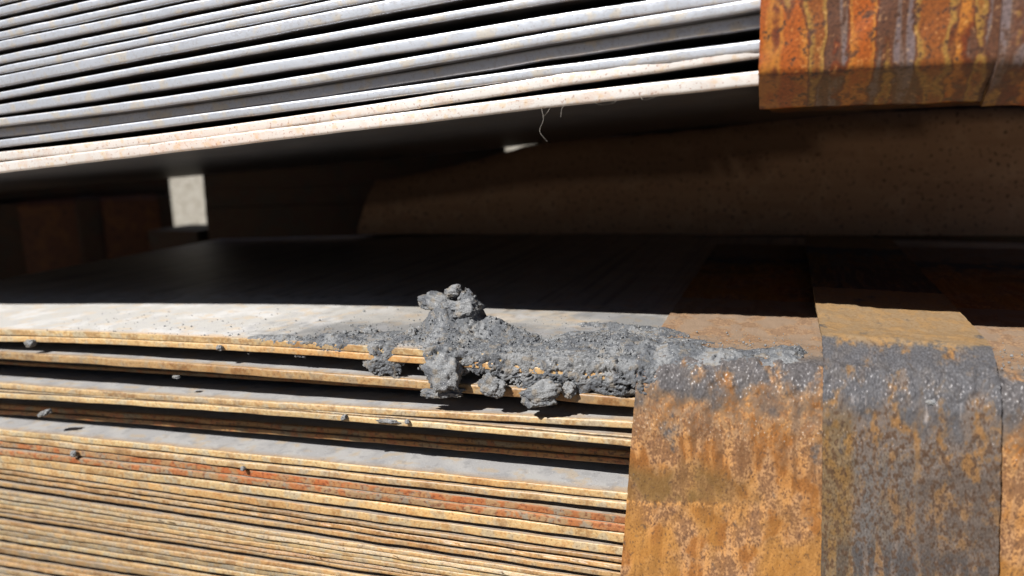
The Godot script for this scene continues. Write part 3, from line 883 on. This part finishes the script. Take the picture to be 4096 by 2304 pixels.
func clods():
	# centre (mm), size (mm), turn, roughness, label
	var list := [
		[Vector3(-16.5, -2.0, 2.2), Vector3(8.0, 8.5, 5.0), 0.2, 0.75, "largest hanging clod of grey mud bridging the dark gap under the peak of the mud"],
		[Vector3(-17.5, -7.2, 1.2), Vector3(10.0, 2.2, 3.0), 0.1, 0.8, "flat smear of grey mud on the sheet edge below the largest hanging clod"],
		[Vector3(-4.4, -4.2, 1.8), Vector3(6.2, 4.6, 3.4), -0.4, 0.8, "middle hanging clod of grey mud shaped like a small diamond in the dark gap"],
		[Vector3(7.6, -5.2, 1.8), Vector3(9.0, 5.2, 4.0), 0.3, 0.75, "wide hanging clod of grey mud in the gap nearest the rusty guard"],
		[Vector3(13.8, -3.9, 1.0), Vector3(3.4, 3.2, 2.4), 0.9, 0.7, "small round clod of grey mud right of the wide hanging clod"],
		[Vector3(-21.0, 14.2, -16.0), Vector3(4.4, 2.9, 3.6), 0.2, 0.5, "small pale block of dried mud perched on the peak of the mud"],
		[Vector3(-25.5, 10.6, -16.5), Vector3(10.0, 4.8, 6.5), -0.15, 0.7, "flat ragged slab of mud forming the left shoulder of the mud peak"],
		[Vector3(-17.5, 10.2, -15.0), Vector3(8.0, 5.0, 6.5), 0.3, 0.7, "crumbly lump of mud under the perched block on the peak"],
		[Vector3(-45.0, 3.6, -12.0), Vector3(6.4, 1.6, 2.6), -0.1, 0.6, "low elongated pellet of mud lying on the plate left of the peak"],
		[Vector3(-30.0, 4.4, -9.0), Vector3(2.8, 2.6, 2.6), 0.6, 0.5, "round pellet of mud close to the left foot of the peak"],
		[Vector3(-82.0, -0.2, 0.9), Vector3(2.0, 1.6, 1.6), 0.0, 0.8, "dark crumb at the left tip of the cracked mud along the top edge"],
		[Vector3(-78.5, -34.0, 0.7), Vector3(1.6, 1.5, 1.4), 0.8, 0.5, "grey pebble stuck on a tan sheet edge below the wide grey ledge"],
		[Vector3(-45.5, -16.2, 0.8), Vector3(2.0, 1.4, 1.4), 0.5, 0.7, "grey crumb wedged between sheet edges left of the longer flake"],
		[Vector3(-33.0, -16.0, 0.8), Vector3(6.0, 1.1, 1.4), 0.0, 0.8, "long thin flake of mud lying in the joint between two sheet edges"],
		[Vector3(-27.5, -15.5, 0.9), Vector3(1.4, 1.3, 1.2), 0.2, 0.4, "tiny white chip right of the long thin mud flake"],
		[Vector3(-151.0, -3.2, 0.8), Vector3(4.2, 2.6, 2.0), 0.1, 0.6, "pale crumb on the top edge near the left border of the photo"],
		[Vector3(-140.0, -36.6, 0.8), Vector3(2.4, 2.2, 1.6), 0.1, 0.5, "pinkish crumb in the joint above the rust red sheet edge"],
		[Vector3(-149.0, -24.6, 1.0), Vector3(5.5, 2.0, 3.0), 0.4, 0.6, "pale mud smear on the left end of the wide grey ledge"],
		[Vector3(-98.0, -9.5, 0.6), Vector3(2.6, 1.0, 1.4), 0.0, 0.6, "thin crumb on the second tan edge near the left side"],
		[Vector3(86.0, 0.2, 3.2), Vector3(2.4, 1.2, 1.2), 0.0, 0.6, "dark clot of mud on the bend of the lower strap"]]
	for i in list.size():
		var b = list[i]
		var o := obj("mud_clod", blob(b[1] * (1.0 if i < 10 else 0.85), i * 0.37 + 0.1, b[3] * (1.0 if i < 10 else 1.25)), M.mud, self)
		o.position = b[0] * 0.001
		o.rotation = Vector3(0.0, 0.0, b[2])
		tag(o, b[4], "mud clod", "clods of mud on the lower bundle")
	# loose grains
	var mm := MultiMesh.new()
	mm.transform_format = MultiMesh.TRANSFORM_3D
	mm.mesh = grain()
	mm.mesh.surface_set_material(0, M.mud)
	var tr := []
	while tr.size() < 3200:
		var x := rng.randf_range(-150.0, 110.0)
		var s := -absf(rng.randfn(0.0, 16.0))
		if x < -60.0 and rng.randf() < 0.95: continue
		if x < 40.0 and x > -60.0 and rng.randf() < 0.3: continue
		if s < -60.0 or (x > 28.0 and rng.randf() < 0.8): continue
		var y := lagr([-0.168, -0.0235, 0.0266], [0.0, 0.0029, 0.0025], clampf(x * 0.001, -0.2, 0.04)) * 1000.0
		if x > 29.0: y += 0.6 + 2.1 * ss(-40.0, -8.0, s)
		if x > 66.8 and x < 98.6: y += 1.8
		var mh := mud_height(x, s) if x < 64.0 else 0.0
		if mh < 0.0 and x > -60.0 and x < 30.0 and rng.randf() < 0.5: continue
		y += maxf(0.0, mh)
		if x > 29.0 and s > -6.0: continue
		var r := exp(rng.randfn(-1.55, 0.5))
		tr.append(Transform3D(Basis.from_euler(Vector3(rng.randf() * 6.0, rng.randf() * 6.0, rng.randf() * 6.0)).scaled(Vector3.ONE * r), Vector3(x, y + r * 0.2, s) * 0.001))
	mm.instance_count = tr.size()
	for i in tr.size():
		mm.set_instance_transform(i, tr[i])
	var mi := MultiMeshInstance3D.new()
	mi.name = "mud_grains"
	mi.multimesh = mm
	mi.set_meta("kind", "stuff")
	tag(mi, "loose grains of grey mud sprinkled over the plate and the straps", "mud grains")
	add_child(mi)

func grain() -> ArrayMesh:
	var p := PackedVector3Array()
	for r in 6:
		for c in 8:
			var th := PI * r / 5.0
			var ph := TAU * (c % 7) / 7.0
			var d := Vector3(sin(th) * cos(ph), cos(th), sin(th) * sin(ph))
			p.append(d * 0.0005 * (1.0 + 0.5 * lump.get_noise_3dv(d * 0.009)))
	var am := ArrayMesh.new()
	grid(am, p, 6, 8, PackedVector2Array(), PackedColorArray(), true)
	return am

func fibres():
	var list := [
		[[Vector3(-2.0, 57.3, 1.8), Vector3(-1.4, 55.0, 2.6), Vector3(-2.2, 52.6, 2.8), Vector3(-0.6, 50.4, 2.6)], "longest pale fibre dangling from the lowest edge of the upper bundle"],
		[[Vector3(-1.4, 55.6, 2.5), Vector3(-0.4, 56.4, 3.0), Vector3(0.0, 57.2, 2.4)], "short pale fibre branching off the longest one under the upper bundle"],
		[[Vector3(3.0, 57.9, 1.8), Vector3(2.6, 57.0, 2.4), Vector3(2.4, 55.4, 2.6)], "short straight pale fibre right of the longest one"],
		[[Vector3(9.0, 58.4, 1.8), Vector3(11.0, 57.5, 2.8), Vector3(13.6, 57.8, 2.6), Vector3(14.2, 58.5, 2.0)], "looped pale fibre right of the straight one under the upper bundle"],
		[[Vector3(19.0, 58.9, 2.0), Vector3(20.0, 58.1, 2.8), Vector3(23.0, 59.0, 2.2)], "rightmost pale fibre under the lowest edge of the upper bundle"]]
	for f in list:
		var pts: Array = f[0]
		var cv := Curve3D.new()
		for i in pts.size():
			var tang: Vector3 = (pts[mini(i + 1, pts.size() - 1)] - pts[maxi(i - 1, 0)]) * 0.16
			cv.add_point(pts[i], -tang, tang)
		var L := cv.get_baked_length()
		var p := PackedVector3Array()
		for k in 25:
			var c := cv.sample_baked(L * k / 24.0)
			for j in 6:
				var a := TAU * (j % 5) / 5.0
				p.append((c + Vector3(11.0, 0.8, 0.0) + Vector3(cos(a), sin(a) * 0.5, sin(a)) * 0.032) * 0.001)
		var am := ArrayMesh.new()
		grid(am, p, 25, 6)
		tag(obj("fibre", am, M.fibre, self), f[1], "fibre", "fibres under the upper bundle")

# ======================= things glimpsed beyond the gap =======================
func far_bundle(label: String, at: Vector3, turn: float, size: Vector3, y0: float, step: float) -> Node3D:
	var t := base("sheet_bundle", Vector3(at.x, y0, at.z))
	t.rotation.y = turn
	tag(t, label, "sheet bundle", "bundles of steel sheets")
	var y := 0.0
	while y < size.y - 0.001:
		var am := ArrayMesh.new()
		box(am, Vector3(size.x / 2, y + step * 0.495, -size.z / 2 + rng.randf_range(-0.0008, 0.0008)), Vector3(size.x, step * 0.99, size.z))
		obj("steel_sheet", am, M.far_steel, t)
		y += step
	return t

# A rusty band over the front upper corner of a far bundle; x, z in that bundle's own axes.
func far_band(t: Node3D, called: String, xa: float, xb: float, top: float, off: float, m):
	var p := PackedVector3Array()
	var path := []
	path.append(Vector2(-0.06, top + off))
	for k in 9:
		var a := PI / 2 * (1.0 - k / 8.0)
		path.append(Vector2(off - 0.006 + cos(a) * 0.006, top + off - 0.006 + sin(a) * 0.006))
	path.append(Vector2(off, 0.0))
	for q in path:
		for c in 9:
			var x := lerpf(xa, xb, c / 8.0)
			p.append(Vector3(x, q.y + (0.0 if c > 0 and c < 8 else -0.001), q.x - (0.0 if c > 0 and c < 8 else 0.001)))
	var am := ArrayMesh.new()
	grid(am, p, path.size(), 9)
	obj(called, am, m, t)

func far_things():
	var wm := ArrayMesh.new()
	box(wm, Vector3(-1.0, 0.14, -1.3), Vector3(2.6, 0.6, 0.12))
	tag(obj("pale_wall", wm, M.wall, self), "sunlit pale wall seen only as a bright upright slot through the dark gap at the left", "wall")
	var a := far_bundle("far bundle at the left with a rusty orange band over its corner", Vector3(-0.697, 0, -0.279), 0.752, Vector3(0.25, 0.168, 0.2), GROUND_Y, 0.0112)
	far_band(a, "edge_guard", 0.120, 0.238, 0.168, 0.0022, M.far_rust)
	far_band(a, "strap", 0.166, 0.188, 0.168, 0.0042, M.far_steel)
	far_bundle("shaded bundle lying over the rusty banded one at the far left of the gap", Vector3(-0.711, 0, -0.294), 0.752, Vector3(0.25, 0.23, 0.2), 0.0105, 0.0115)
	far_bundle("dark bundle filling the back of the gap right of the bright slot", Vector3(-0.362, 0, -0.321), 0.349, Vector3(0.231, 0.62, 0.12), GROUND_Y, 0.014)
	var lb := ArrayMesh.new()
	box(lb, Vector3(0, 0, 0), Vector3(0.052, 0.145, 0.05))
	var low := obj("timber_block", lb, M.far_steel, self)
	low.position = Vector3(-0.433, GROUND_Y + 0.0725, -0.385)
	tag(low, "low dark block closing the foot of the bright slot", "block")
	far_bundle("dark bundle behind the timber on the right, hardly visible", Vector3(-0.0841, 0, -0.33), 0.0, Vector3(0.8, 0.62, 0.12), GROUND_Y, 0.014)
